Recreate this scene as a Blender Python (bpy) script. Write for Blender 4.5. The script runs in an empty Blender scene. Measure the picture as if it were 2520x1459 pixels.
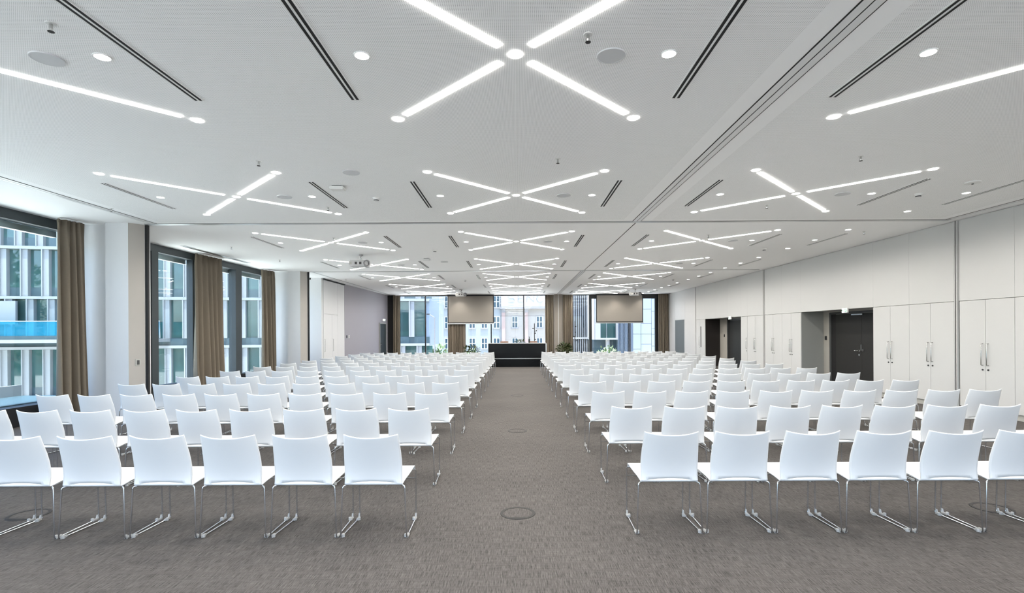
import bpy, bmesh, math, random
from mathutils import Vector, Matrix
random.seed(7)
S = bpy.context.scene
COL = S.collection
PI = math.pi

# ------------------------------------------------------------------ camera, sky, sun, exposure
cam = bpy.data.cameras.new('camera')
cam.sensor_fit = 'HORIZONTAL'
cam.sensor_width = 36.0
cam.lens = 18.0
cam.shift_x = -12 / 2520
cam.shift_y = 88.5 / 2520
cam.clip_start = 0.05
cam.clip_end = 500
camo = bpy.data.objects.new('camera', cam)
camo.location = (0, 0, 1.55)
camo.rotation_euler = (PI / 2, 0.0055, 0)
COL.objects.link(camo)
S.camera = camo

W = bpy.data.worlds.new('sky')
S.world = W
W.use_nodes = True
wn = W.node_tree
wn.nodes.clear()
sky = wn.nodes.new('ShaderNodeTexSky')
sky.sky_type = 'NISHITA'
sky.sun_disc = False
sky.sun_elevation = math.radians(80)
sky.sun_rotation = math.radians(150)
sky.dust_density = 2.0
sky.air_density = 0.75
bg = wn.nodes.new('ShaderNodeBackground')
bg.inputs['Strength'].default_value = 0.72
wo = wn.nodes.new('ShaderNodeOutputWorld')
wn.links.new(sky.outputs[0], bg.inputs['Color'])
wn.links.new(bg.outputs[0], wo.inputs['Surface'])

sun = bpy.data.lights.new('sun', 'SUN')
sun.energy = 11.0
sun.angle = math.radians(1.0)
sun.color = (1.0, 0.97, 0.92)
suno = bpy.data.objects.new('sun', sun)
suno.rotation_euler = (math.radians(10), 0, math.radians(14))   # shines from behind the camera, high
COL.objects.link(suno)

LAMP = 11.0          # radiance of the lit diffusers
SPOT_W = 31.0        # power of each ceiling spot
EXPOSURE = 0.76
S.view_settings.view_transform = 'Standard'
S.view_settings.look = 'None'
S.view_settings.exposure = EXPOSURE
S.view_settings.gamma = 1.0
S.view_settings.use_curve_mapping = False
S.cycles.use_denoising = True
S.cycles.max_bounces = 10
S.cycles.diffuse_bounces = 6
S.cycles.glossy_bounces = 3
S.cycles.transmission_bounces = 6
S.cycles.transparent_max_bounces = 12
S.cycles.sample_clamp_indirect = 6.0
S.cycles.caustics_reflective = False
S.cycles.caustics_refractive = False

# ------------------------------------------------------------------ materials
def srgb(r, g, b):
    f = lambda c: (c / 255 / 12.92) if c / 255 <= 0.04045 else ((c / 255 + 0.055) / 1.055) ** 2.4
    return (f(r), f(g), f(b), 1)

def mat(name, col, rough=0.5, metal=0.0, emit=None, noise=0.03, nscale=6.0, spec=0.5, bump=0.0, bscale=200):
    m = bpy.data.materials.new(name)
    m.use_nodes = True
    nt = m.node_tree
    b = nt.nodes['Principled BSDF']
    b.inputs['Roughness'].default_value = rough
    b.inputs['Metallic'].default_value = metal
    b.inputs['Specular IOR Level'].default_value = spec
    if emit:
        b.inputs['Base Color'].default_value = (0.8, 0.8, 0.8, 1)
        b.inputs['Emission Color'].default_value = col
        b.inputs['Emission Strength'].default_value = emit
        return m
    geo = nt.nodes.new('ShaderNodeNewGeometry')
    nz = nt.nodes.new('ShaderNodeTexNoise')
    nz.inputs['Scale'].default_value = nscale
    nt.links.new(geo.outputs['Position'], nz.inputs['Vector'])
    mx = nt.nodes.new('ShaderNodeMix')
    mx.data_type = 'RGBA'
    mx.inputs['A'].default_value = tuple(c * (1 - noise) for c in col[:3]) + (1,)
    mx.inputs['B'].default_value = tuple(min(1, c * (1 + noise)) for c in col[:3]) + (1,)
    nt.links.new(nz.outputs['Fac'], mx.inputs['Factor'])
    nt.links.new(mx.outputs['Result'], b.inputs['Base Color'])
    if bump:
        n2 = nt.nodes.new('ShaderNodeTexNoise')
        n2.inputs['Scale'].default_value = bscale
        nt.links.new(geo.outputs['Position'], n2.inputs['Vector'])
        bp = nt.nodes.new('ShaderNodeBump')
        bp.inputs['Strength'].default_value = bump
        bp.inputs['Distance'].default_value = 0.01
        nt.links.new(n2.outputs['Fac'], bp.inputs['Height'])
        nt.links.new(bp.outputs['Normal'], b.inputs['Normal'])
    return m

def math_node(nt, op, a, b=None):
    n = nt.nodes.new('ShaderNodeMath')
    n.operation = op
    for i, v in enumerate((a, b)):
        if v is None:
            continue
        if isinstance(v, (int, float)):
            n.inputs[i].default_value = v
        else:
            nt.links.new(v, n.inputs[i])
    return n.outputs[0]

def ceiling_mat():
    m = mat('perforated_ceiling_white', srgb(250, 250, 249), 0.75, noise=0.01)
    nt = m.node_tree
    b = nt.nodes['Principled BSDF']
    geo = nt.nodes.new('ShaderNodeNewGeometry')
    sp = nt.nodes.new('ShaderNodeSeparateXYZ')
    nt.links.new(geo.outputs['Position'], sp.inputs[0])
    P = 0.0135
    fx = math_node(nt, 'SUBTRACT', math_node(nt, 'FRACT', math_node(nt, 'DIVIDE', sp.outputs[0], P)), 0.5)
    fy = math_node(nt, 'SUBTRACT', math_node(nt, 'FRACT', math_node(nt, 'DIVIDE', sp.outputs[1], P)), 0.5)
    d2 = math_node(nt, 'ADD', math_node(nt, 'MULTIPLY', fx, fx), math_node(nt, 'MULTIPLY', fy, fy))
    hole = math_node(nt, 'LESS_THAN', d2, 0.195 ** 2)
    rail = math_node(nt, 'GREATER_THAN', math_node(nt, 'ABSOLUTE', math_node(nt, 'SUBTRACT', sp.outputs[0], 2.30)), 0.27)
    lft = math_node(nt, 'GREATER_THAN', sp.outputs[0], -6.7)
    rgt = math_node(nt, 'LESS_THAN', sp.outputs[0], 8.0)
    dwn = math_node(nt, 'LESS_THAN', sp.outputs[1], 9.65)
    msk = math_node(nt, 'MULTIPLY', hole, rail)
    for k in (lft, rgt, dwn):
        msk = math_node(nt, 'MULTIPLY', msk, k)
    mx = nt.nodes.new('ShaderNodeMix')
    mx.data_type = 'RGBA'
    old = b.inputs['Base Color'].links[0].from_socket
    nt.links.new(old, mx.inputs['A'])
    mx.inputs['B'].default_value = srgb(158, 160, 158)
    nt.links.new(msk, mx.inputs['Factor'])
    nt.links.new(mx.outputs['Result'], b.inputs['Base Color'])
    return m

def carpet_mat():
    m = bpy.data.materials.new('streaked_grey_carpet')
    m.use_nodes = True
    nt = m.node_tree
    b = nt.nodes['Principled BSDF']
    b.inputs['Roughness'].default_value = 0.9
    b.inputs['Specular IOR Level'].default_value = 0.15
    geo = nt.nodes.new('ShaderNodeNewGeometry')
    def streak(sx, sy, det):
        mp = nt.nodes.new('ShaderNodeMapping')
        mp.inputs['Scale'].default_value = (sx, sy, 1)
        nt.links.new(geo.outputs['Position'], mp.inputs['Vector'])
        n = nt.nodes.new('ShaderNodeTexNoise')
        n.inputs['Scale'].default_value = 1.0
        n.inputs['Detail'].default_value = det
        nt.links.new(mp.outputs[0], n.inputs['Vector'])
        return n.outputs['Fac']
    a = streak(250, 9, 3)
    c = streak(520, 30, 2)
    e = streak(9, 60, 2)
    f = streak(0.8, 0.8, 2)
    t = math_node(nt, 'ADD', math_node(nt, 'MULTIPLY', a, 0.5), math_node(nt, 'MULTIPLY', c, 0.3))
    t = math_node(nt, 'ADD', t, math_node(nt, 'MULTIPLY', e, 0.12))
    t = math_node(nt, 'ADD', t, math_node(nt, 'MULTIPLY', f, 0.08))
    r = nt.nodes.new('ShaderNodeValToRGB')
    r.color_ramp.elements[0].position = 0.36
    r.color_ramp.elements[0].color = srgb(50, 48, 47)
    r.color_ramp.elements[1].position = 0.64
    r.color_ramp.elements[1].color = srgb(113, 109, 106)
    nt.links.new(t, r.inputs[0])
    nt.links.new(r.outputs[0], b.inputs['Base Color'])
    bp = nt.nodes.new('ShaderNodeBump')
    bp.inputs['Strength'].default_value = 0.25
    bp.inputs['Distance'].default_value = 0.004
    nt.links.new(t, bp.inputs['Height'])
    nt.links.new(bp.outputs[0], b.inputs['Normal'])
    return m

def glass_mat(name, tint, gloss=0.06):
    m = bpy.data.materials.new(name)
    m.use_nodes = True
    nt = m.node_tree
    nt.nodes.clear()
    tr = nt.nodes.new('ShaderNodeBsdfTransparent')
    tr.inputs[0].default_value = tint
    gl = nt.nodes.new('ShaderNodeBsdfGlossy')
    gl.inputs['Roughness'].default_value = 0.01
    lw = nt.nodes.new('ShaderNodeFresnel')
    geo = nt.nodes.new('ShaderNodeNewGeometry')
    ior = math_node(nt, 'SUBTRACT', 1.45, math_node(nt, 'MULTIPLY', geo.outputs['Backfacing'], 1.45 - 1 / 1.45))
    nt.links.new(ior, lw.inputs['IOR'])
    mx = nt.nodes.new('ShaderNodeMixShader')
    o = nt.nodes.new('ShaderNodeOutputMaterial')
    nt.links.new(lw.outputs[0], mx.inputs[0])
    nt.links.new(tr.outputs[0], mx.inputs[1])
    nt.links.new(gl.outputs[0], mx.inputs[2])
    nt.links.new(mx.outputs[0], o.inputs[0])
    return m

M = {}
M['ceiling'] = ceiling_mat()
M['carpet'] = carpet_mat()
M['white_wall'] = mat('white_wall_paint', srgb(208, 209, 210), 0.6, noise=0.015)
M['panel'] = mat('white_laminate_panel', srgb(202, 203, 202), 0.45, noise=0.015, nscale=1.5)
M['lilac'] = mat('shaded_lilac_wall', srgb(148, 145, 152), 0.6, noise=0.02, nscale=1.0)  # lilac paint, with the wall's shade mixed in as a darker grey
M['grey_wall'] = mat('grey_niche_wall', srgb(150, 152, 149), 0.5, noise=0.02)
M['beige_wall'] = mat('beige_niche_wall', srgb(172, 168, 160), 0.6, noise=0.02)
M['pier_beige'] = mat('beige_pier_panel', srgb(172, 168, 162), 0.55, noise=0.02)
M['kick'] = mat('grey_kickboard', srgb(176, 176, 170), 0.5)
M['plastic'] = mat('white_chair_plastic', srgb(219, 222, 224), 0.42, noise=0.01, spec=0.4)
M['chrome'] = mat('chrome_rod', srgb(214, 216, 220), 0.18, metal=1.0, noise=0.02)
M['clip'] = mat('pale_plastic_glide', srgb(178, 178, 176), 0.4)
M['alu'] = mat('brushed_aluminium', srgb(205, 206, 206), 0.32, metal=0.9, noise=0.03)
M['rail_white'] = mat('white_rail_profile', srgb(226, 226, 225), 0.35)
M['black'] = mat('black_recess', srgb(14, 14, 15), 0.7)
M['seal'] = mat('black_rubber_seal', srgb(16, 16, 18), 0.6)
M['frame'] = mat('anthracite_window_frame', srgb(56, 64, 68), 0.45, noise=0.05)
M['frame_black'] = mat('black_window_frame', srgb(18, 20, 24), 0.45)
M['curtain'] = mat('taupe_curtain_cloth', srgb(125, 116, 103), 0.85, noise=0.06, nscale=30, spec=0.1)
M['door'] = mat('dark_grey_door', srgb(42, 42, 41), 0.5, noise=0.05, nscale=2, spec=0.25)
M['door_frame'] = mat('grey_door_frame', srgb(70, 72, 72), 0.4)
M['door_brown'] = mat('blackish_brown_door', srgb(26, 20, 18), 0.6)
M['grey_door'] = mat('mid_grey_door', srgb(92, 96, 97), 0.5)
M['steel'] = mat('satin_steel', srgb(190, 190, 188), 0.25, metal=1.0)
M['lamp_cool'] = mat('lit_lamp_diffuser', (1.0, 0.975, 0.93, 1), emit=LAMP)
M['lamp_rim'] = mat('white_lamp_rim', srgb(235, 235, 233), 0.4)
M['speaker'] = mat('grey_speaker_grille', srgb(206, 207, 208), 0.6, noise=0.1, nscale=400)
M['device'] = mat('white_device_plastic', srgb(225, 225, 222), 0.4)
M['proj'] = mat('projector_light_grey', srgb(190, 191, 192), 0.4)
M['ring_grey'] = mat('mid_grey_lens_ring', srgb(120, 121, 123), 0.35)
M['dark_plastic'] = mat('dark_grey_plastic', srgb(45, 46, 48), 0.35)
M['screen'] = mat('projection_screen_grey', srgb(146, 140, 133), 0.8, noise=0.015, nscale=1)
M['glass'] = glass_mat('clear_window_glass', (0.90, 0.94, 0.96, 1))
M['glass_teal'] = glass_mat('tinted_window_glass', (0.84, 0.905, 0.915, 1))
M['blue_glass'] = glass_mat('blue_balcony_glass', (0.32, 0.76, 0.86, 1))
_nt = M['blue_glass'].node_tree
_mx = [n for n in _nt.nodes if n.type == 'MIX_SHADER'][0]
_d = _nt.nodes.new('ShaderNodeBsdfDiffuse')
_d.inputs[0].default_value = srgb(50, 155, 190)
_m2 = _nt.nodes.new('ShaderNodeMixShader')
_m2.inputs[0].default_value = 0.22
_tr = [n for n in _nt.nodes if n.type == 'BSDF_TRANSPARENT'][0]
_nt.links.new(_tr.outputs[0], _m2.inputs[1])
_nt.links.new(_d.outputs[0], _m2.inputs[2])
_nt.links.new(_m2.outputs[0], _mx.inputs[1])
M['counter'] = mat('gloss_black_lacquer', srgb(9, 10, 13), 0.22, noise=0.05, spec=0.2)
M['counter_top'] = mat('white_counter_top', srgb(176, 174, 170), 0.4)
M['far_pier'] = mat('beige_grey_pier_paint', srgb(146, 139, 131), 0.6)
M['tan'] = mat('tan_leather', srgb(150, 118, 98), 0.5)
M['bottle'] = mat('dark_green_bottle', srgb(18, 28, 22), 0.1)
M['leaf'] = mat('dark_green_leaf', srgb(62, 74, 36), 0.5, noise=0.35, nscale=25)
M['leaf_pale'] = mat('sunlit_green_leaf', srgb(112, 132, 92), 0.6, noise=0.3, nscale=8)
M['leaf_tree'] = mat('tree_leaf_green', srgb(96, 124, 84), 0.6, noise=0.4, nscale=3)
M['bark'] = mat('grey_brown_bark', srgb(96, 84, 70), 0.9, noise=0.2, nscale=20)
M['pot'] = mat('black_plant_pot', srgb(24, 24, 24), 0.5)
M['facade'] = mat('white_metal_facade', srgb(130, 134, 137), 0.4, noise=0.02, nscale=0.5)
M['facade_blue'] = mat('pale_blue_metal_facade', srgb(110, 124, 138), 0.45, noise=0.03)
M['fac_glass'] = mat('teal_facade_glazing', srgb(44, 74, 74), 0.03, noise=0.5, nscale=0.9, spec=1.0)
M['fac_dark'] = mat('dark_facade_panel', srgb(58, 76, 84), 0.15, noise=0.2, nscale=2, spec=0.6)
M['render'] = mat('cream_house_render', srgb(134, 131, 126), 0.8, noise=0.02)
M['render_blue'] = mat('pale_blue_house_render', srgb(122, 130, 134), 0.8, noise=0.02)
M['brick'] = mat('pale_pink_brick', srgb(150, 132, 127), 0.85, noise=0.12, nscale=9)
M['stone'] = mat('grey_cap_stone', srgb(120, 120, 122), 0.8)
M['house_pane'] = mat('dark_blue_house_pane', srgb(44, 64, 76), 0.06, noise=0.4, nscale=1.5, spec=0.35)
M['sash'] = mat('white_window_sash', srgb(156, 156, 155), 0.5)
M['letter'] = mat('pale_grey_letter', srgb(112, 118, 122), 0.6)
M['paving'] = mat('pale_paving', srgb(226, 223, 216), 0.9, noise=0.06)
M['ledge'] = mat('slate_blue_ledge', srgb(70, 92, 104), 0.25, noise=0.1)
M['fin_grey'] = mat('blue_grey_fin', srgb(92, 104, 118), 0.5)
M['wall_pale'] = mat('pale_cladding_panel', srgb(146, 154, 160), 0.5, noise=0.02)
M['green_sign'] = mat('green_sign_face', srgb(40, 170, 110), emit=None, rough=0.5)
M['sign_lit'] = mat('lit_white_sign', (0.9, 1.0, 0.95, 1), emit=1.3)
M['floor_ring'] = mat('grey_metal_ring', srgb(38, 36, 35), 0.7)

# ------------------------------------------------------------------ mesh helpers
def link(name, me, m=None, parent=None, smooth=False):
    if m is not None:
        me.materials.append(m)
    if smooth:
        me.polygons.foreach_set('use_smooth', [True] * len(me.polygons))
    o = bpy.data.objects.new(name, me)
    COL.objects.link(o)
    if parent is not None:
        o.parent = parent
    return o

def build(name, bm, m=None, parent=None, smooth=False, loc=None):
    me = bpy.data.meshes.new(name)
    bmesh.ops.recalc_face_normals(bm, faces=bm.faces[:])
    bm.to_mesh(me)
    bm.free()
    o = link(name, me, m, parent, smooth)
    if loc:
        o.location = loc
    return o

def B():
    return bmesh.new()

def box(bm, x0, x1, y0, y1, z0, z1, bev=0.0):
    vs = [bm.verts.new((x, y, z)) for z in (z0, z1) for y in (y0, y1) for x in (x0, x1)]
    fs = [(0, 1, 3, 2), (4, 6, 7, 5), (0, 4, 5, 1), (2, 3, 7, 6), (0, 2, 6, 4), (1, 5, 7, 3)]
    faces = [bm.faces.new([vs[i] for i in f]) for f in fs]
    if bev:
        ed = list({e for f in faces for e in f.edges})
        bmesh.ops.bevel(bm, geom=ed, offset=bev, segments=2, affect='EDGES')
    return bm

def boxb(*a, **k):
    return box(B(), *a, **k)

def prism(bm, pts, z0, z1):
    lo = [bm.verts.new((x, y, z0)) for x, y in pts]
    hi = [bm.verts.new((x, y, z1)) for x, y in pts]
    n = len(pts)
    bm.faces.new(lo[::-1])
    bm.faces.new(hi)
    for i in range(n):
        bm.faces.new((lo[i], lo[(i + 1) % n], hi[(i + 1) % n], hi[i]))
    return bm

def tube(bm, pts, r, n=8, closed=False):
    pts = [Vector(p) for p in pts]
    k = len(pts)
    rings = []
    up = None
    for i, p in enumerate(pts):
        a = pts[(i - 1) % k] if (closed or i > 0) else p
        c = pts[(i + 1) % k] if (closed or i < k - 1) else p
        t = (c - a)
        t = t.normalized() if t.length > 1e-9 else Vector((0, 0, 1))
        if up is None:
            up = Vector((0, 0, 1)) if abs(t.z) < 0.9 else Vector((0, 1, 0))
        s = t.cross(up)
        s = s.normalized() if s.length > 1e-6 else t.orthogonal().normalized()
        up = s.cross(t).normalized()
        rr = r[i] if isinstance(r, (list, tuple)) else r
        rings.append([bm.verts.new(p + (s * math.cos(2 * PI * j / n) + up * math.sin(2 * PI * j / n)) * rr) for j in range(n)])
    m = k if closed else k - 1
    for i in range(m):
        A, C = rings[i], rings[(i + 1) % k]
        for j in range(n):
            bm.faces.new((A[j], A[(j + 1) % n], C[(j + 1) % n], C[j]))
    if not closed:
        bm.faces.new(rings[0][::-1])
        bm.faces.new(rings[-1])
    return bm

def lathe(bm, prof, n=20, loc=(0, 0, 0), caps=True):
    rings = []
    for r, z in prof:
        rings.append([bm.verts.new((loc[0] + r * math.cos(2 * PI * j / n), loc[1] + r * math.sin(2 * PI * j / n), loc[2] + z)) for j in range(n)])
    for A, C in zip(rings, rings[1:]):
        for j in range(n):
            bm.faces.new((A[j], A[(j + 1) % n], C[(j + 1) % n], C[j]))
    if caps:
        bm.faces.new(rings[0][::-1])
        bm.faces.new(rings[-1])
    return bm

def ball(bm, c, r, sub=2):
    bmesh.ops.create_icosphere(bm, subdivisions=sub, radius=r, matrix=Matrix.Translation(c))
    return bm

def empty(name, loc=(0, 0, 0), rz=0.0):
    o = bpy.data.objects.new(name, None)
    o.empty_display_size = 0.1
    o.location = loc
    o.rotation_euler = (0, 0, rz)
    COL.objects.link(o)
    return o

def tag(o, label=None, cat=None, group=None, kind=None):
    if label: o['label'] = label
    if cat: o['category'] = cat
    if group: o['group'] = group
    if kind: o['kind'] = kind
    return o

def struct(name, bm, m, parent=None, smooth=False):
    o = build(name, bm, m, parent, smooth)
    if parent is None:
        o['kind'] = 'structure'
    return o

KIDS = {}
def kid(o):
    KIDS.setdefault(o.parent.name, []).append(o)
    return o

def copy_tree(o, parent=None):
    c = o.copy()
    COL.objects.link(c)
    if parent is not None:
        c.parent = parent
    for ch in list(o.children):
        copy_tree(ch, c)
    return c

ORD = ['nearest', 'second', 'third', 'fourth', 'fifth', 'sixth', 'seventh', 'eighth', 'ninth', 'tenth', 'eleventh', 'twelfth', 'farthest']
ORDN = ['first', 'second', 'third', 'fourth', 'fifth', 'sixth', 'seventh', 'eighth', 'ninth', 'tenth']

# ------------------------------------------------------------------ the room
H = 3.66            # ceiling height
XR = 8.49           # right wall face
XW = -8.55          # left glazing
YB = 28.65          # window wall at the far end
Y1, Y2 = 9.83, 17.55   # lines of the movable partitions

struct('floor', boxb(-9.0, 10.2, -5.2, YB + 0.25, -0.2, 0), M['carpet'])
struct('ceiling', boxb(-9.0, 10.2, -5.2, YB + 0.25, H, H + 0.25), M['ceiling'])

# ---- right wall: bands above the cupboards, back wall of the cupboards and door niches
bm = B()
box(bm, XR + 0.022, 9.6, -5.0, 24.26, 2.115, H)
box(bm, 9.19, 9.6, -5.0, 24.26, 0, 2.115)
wr = struct('wall_right', bm, M['panel'])
joints = [[-5.0, -1.45, -0.35, 0.75, 1.85, 2.95, 4.05, 5.25, 6.4, 7.55, 8.73, 9.82],
          [9.94, 11.08, 12.2, 15.3, 16.4, 17.52],
          [17.66, 18.85, 19.4, 20.65, 21.9, 23.1, 24.25]]
for js in joints:
    for a, b in zip(js, js[1:]):
        build('upper_panel', boxb(XR, XR + 0.021, a + 0.0018, b - 0.0018, 2.108, H - 0.012), M['panel'], wr)
# white wall piece by the far window
wfr = struct('wall_far_right', boxb(XR - 0.02, 9.6, 24.27, YB, 0, H), M['white_wall'])
for a, b in ((24.29, 25.78), (27.42, 28.6)):
    build('panel', boxb(XR - 0.03, XR - 0.0205, a, b, 0.1, H - 0.03), M['white_wall'], wfr)
build('panel', boxb(XR - 0.03, XR - 0.0205, 25.79, 27.41, 2.17, H - 0.03), M['white_wall'], wfr)

# niche walls
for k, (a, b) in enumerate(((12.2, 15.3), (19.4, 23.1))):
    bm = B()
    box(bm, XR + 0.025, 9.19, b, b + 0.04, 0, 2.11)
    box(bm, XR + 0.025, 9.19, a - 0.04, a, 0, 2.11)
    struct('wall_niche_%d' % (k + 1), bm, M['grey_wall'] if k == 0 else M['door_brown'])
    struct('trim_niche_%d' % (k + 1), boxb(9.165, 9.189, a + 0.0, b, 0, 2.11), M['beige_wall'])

# partition posts and rails
def post(n, y):
    bm = B()
    box(bm, XR - 0.02, XR + 0.02, y - 0.013, y + 0.013, 0, H)
    t = struct('trim_%d' % n, bm, M['seal'])
    for s in (-1, 1):
        build('edge_strip', boxb(XR - 0.025, XR + 0.02, y + s * 0.02 - 0.008, y + s * 0.02 + 0.008, 0, H), M['panel'], t)
post(1, 9.88)
post(2, 17.59)

def rail_x(n, x, ya, yb, w=0.165, triple=True):
    """ceiling rail running along the room"""
    t = struct('trim_%d' % n, boxb(x - w / 2, x + w / 2, ya, yb, H - 0.003, H + 0.002), M['black'])
    k = 2 if triple else 1
    g = 0.012
    ws = (w - g * (k + 1)) / k
    for i in range(k):
        a = x - w / 2 + g + i * (ws + g)
        build('rail_strip', boxb(a, a + ws, ya, yb, H - 0.006, H - 0.0032), M['rail_white'], t)
    return t

def rail_y(n, y, xa, xb, w=0.13):
    t = struct('trim_%d' % n, boxb(xa, xb, y - w / 2, y + w / 2, H - 0.003, H + 0.002), M['black'])
    build('rail_strip', boxb(xa, xb, y - w / 2 + 0.01, y + w / 2 - 0.01, H - 0.006, H - 0.0032), M['alu'], t)

rail_x(3, 2.295, -5.0, Y1 - 0.07)
struct('trim_4', boxb(2.302, 2.318, Y1 + 0.07, Y2 - 0.07, H - 0.003, H + 0.002), M['black'])
rail_x(5, 2.295, Y2 + 0.07, YB - 0.05)
rail_x(6, -6.92, -5.0, Y1 - 0.08, w=0.15)
rail_x(7, -7.02, Y2 + 0.08, YB - 0.05, w=0.07, triple=False)
rail_x(8, 8.24, -5.0, Y1 - 0.08, w=0.12, triple=False)
rail_y(9, Y1, -7.1, 8.3)
rail_y(10, Y2, -7.1, 8.3)

# ---- left side: piers at the partition lines
for k, dy in enumerate((0.0, 7.66)):
    pts = [(-8.6, 9.80), (-7.75, 9.80), (-7.75, 9.65), (-7.32, 9.65), (-7.165, 9.86), (-7.165, 10.02), (-7.75, 10.10), (-8.6, 10.10)]
    pr = struct('wall_pier_%d' % (k + 1), prism(B(), [(x, y + dy) for x, y in pts], 0, H), M['white_wall'])
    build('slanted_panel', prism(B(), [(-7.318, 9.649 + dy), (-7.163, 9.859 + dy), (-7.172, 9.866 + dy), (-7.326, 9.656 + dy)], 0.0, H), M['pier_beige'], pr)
    struct('trim_%d' % (11 + k), boxb(-7.164, -7.115, 9.875 + dy, 9.925 + dy, 0, H), M['seal'])

# ---- left glazing
def glazing_x(n, x, ya, yb, mull, sill=0.33, thick=0.09, mat_g='glass_teal', fr='frame', side=-1):
    w = empty('window_%d' % n)
    w['kind'] = 'structure'
    build('sill', boxb(x - 0.12, x + 0.12, ya, yb, 0, sill), M['frame_black'], w)
    build('head', boxb(x - 0.1, x + 0.1, ya, yb, H - 0.17, H), M[fr], w)
    for y, t in [(ya + thick / 2, thick), (yb - thick / 2, thick)] + mull:
        build('mullion', boxb(x - 0.09, x + (0.11 if t > 0.2 else 0.07), y - t / 2, y + t / 2, sill, H - 0.17), M[fr], w)
    ys = sorted([ya + thick] + [y for y, t in mull if y - ya > 0.5] + [yb - thick])
    for a, b in zip(ys, ys[1:]):
        build('pane', boxb(x - 0.016, x - 0.004, a, b, sill, H - 0.17), M[mat_g], w)
        build('blind_box', boxb(x - 0.2, x - 0.11, a + 0.05, b - 0.05, H - 0.28, H - 0.17), M['alu'], w)
    return w

glazing_x(1, XW, -5.0, 9.78, [(-2.6, 0.1), (-0.2, 0.1), (2.2, 0.1), (4.6, 0.1), (7.0, 0.1)])
glazing_x(2, XW, 11.75, 17.44, [(11.955, 0.22), (13.45, 0.1), (15.55, 0.34)])
glazing_x(3, XW, 17.78, 19.4, [])
struct('wall_left_strip', boxb(-8.7, XW + 0.06, 10.1, 11.75, 0, H), M['white_wall'])

# ---- left wall of the third bay
struct('wall_left_return', boxb(-8.6, -7.42, 19.45, 19.6, 0, H), M['white_wall'])
struct('wall_left', prism(B(), [(-9.0, 22.0), (-7.40, 22.0), (-7.19, YB), (-9.0, YB)], 0, H), M['lilac'])
struct('trim_13', boxb(-7.40, -7.36, 19.6, 22.0, H - 0.04, H), M['black'])

# ---- far window wall
struct('wall_far_pier', boxb(2.07, 2.55, YB - 0.25, YB + 0.2, 0, H), M['far_pier'])
struct('trim_14', boxb(2.295, 2.325, YB - 0.262, YB - 0.251, 0, H), M['alu'])
struct('trim_15', boxb(-7.2, -6.78, YB - 0.12, YB + 0.1, 0, H), M['black'])

def glazing_y(n, y, xa, xb, mull, head, sill, fr, wm):
    w = empty('window_%d' % n)
    w['kind'] = 'structure'
    build('sill', boxb(xa, xb, y - 0.1, y + 0.1, 0, sill), M[fr], w)
    build('head', boxb(xa, xb, y - 0.1, y + 0.1, H - head, H), M[fr], w)
    for x in [xa + wm / 2, xb - wm / 2] + mull:
        build('mullion', boxb(x - wm / 2, x + wm / 2, y - 0.07, y + 0.07, sill, H - head), M[fr], w)
        if fr == 'frame' and n == 4:
            pass
    xs = sorted([xa + wm] + mull + [xb - wm])
    for a, b in zip(xs, xs[1:]):
        build('pane', boxb(a, b, y + 0.004, y + 0.016, sill, H - head), M['glass'], w)
    return w
glazing_y(4, YB + 0.12, -6.9, 2.07, [-5.13, -3.3, -1.44, 0.39], 0.05, 0.12, 'frame_black', 0.058)
glazing_y(5, YB + 0.12, 2.55, 4.1, [], 0.05, 0.12, 'frame', 0.05)
glazing_y(6, YB + 0.10, 4.1, 7.85, [], 0.24, 0.12, 'frame_black', 0.10)
struct('wall_far_corner', boxb(7.85, 8.6, YB, YB + 0.2, 0, H), M['frame_black'])

# ---- wall behind the camera: a row of large windows
bm = B()
box(bm, -9.0, -8.3, -5.2, -5.0, 0, H)
box(bm, 8.0, 10.2, -5.2, -5.0, 0, H)
struct('wall_behind', bm, M['white_wall'])
glazing_y(7, -5.1, -8.3, 8.0, [-5.6, -2.9, -0.2, 2.5, 5.2], 0.15, 0.15, 'frame', 0.09)

# ------------------------------------------------------------------ cupboards along the right wall
def handle_bm(y, z0=0.895, z1=1.31):
    bm = B()
    x = XR
    tube(bm, [(x, y, z0 + .012), (x - 0.03, y, z0 + .012), (x - 0.036, y, z0 + .02), (x - 0.036, y, z1 - .02), (x - 0.03, y, z1 - .012), (x, y, z1 - .012)], 0.007, 8)
    return bm

def cabinet(ya, yb, label, joint=None, handles=(1, 1), depth=0.55, slot=False):
    c = empty('wall_cabinet', (0, 0, 0))
    c.location = (XR + 0.3, (ya + yb) / 2, 0)
    off = Vector(c.location)
    def P(name, bm, m, par, **k):
        o = build(name, bm, m, par, **k)
        o.data.transform(Matrix.Translation(-off))
        return o
    P('body', boxb(XR + 0.023, XR + depth, ya + 0.004, yb - 0.004, 0.1, 2.098), M['panel'], c)
    P('kickboard', boxb(XR + 0.03, XR + 0.06, ya + 0.002, yb - 0.002, 0, 0.1), M['kick'], c)
    j = joint if joint is not None else (ya + yb) / 2
    for k, (a, b) in enumerate(((ya, j), (j, yb))):
        if b - a < 0.05:
            continue
        d = P('door', boxb(XR, XR + 0.021, a + 0.003, b - 0.003, 0.108, 2.1, bev=0.0015), M['panel'], c)
        if handles[k]:
            hy = (j - 0.055) if k == 0 else (j + 0.055)
            P('handle', handle_bm(hy), M['steel'], d, smooth=True)
            bm = B()
            lathe(bm, [(0.016, 0), (0.016, 0.012), (0.008, 0.013)], 12)
            bm.transform(Matrix.Rotation(-PI / 2, 4, 'Y'))
            bm.transform(Matrix.Translation((XR, hy, 0.825)))
            P('lock', bm, M['dark_plastic'], d)
    if slot:
        P('slot_pull', boxb(XR - 0.004, XR + 0.004, 23.58, 23.66, 0.83, 1.78), M['black'], c)
    return tag(c, label, 'cabinet', 'white cupboards along the right wall')

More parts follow.
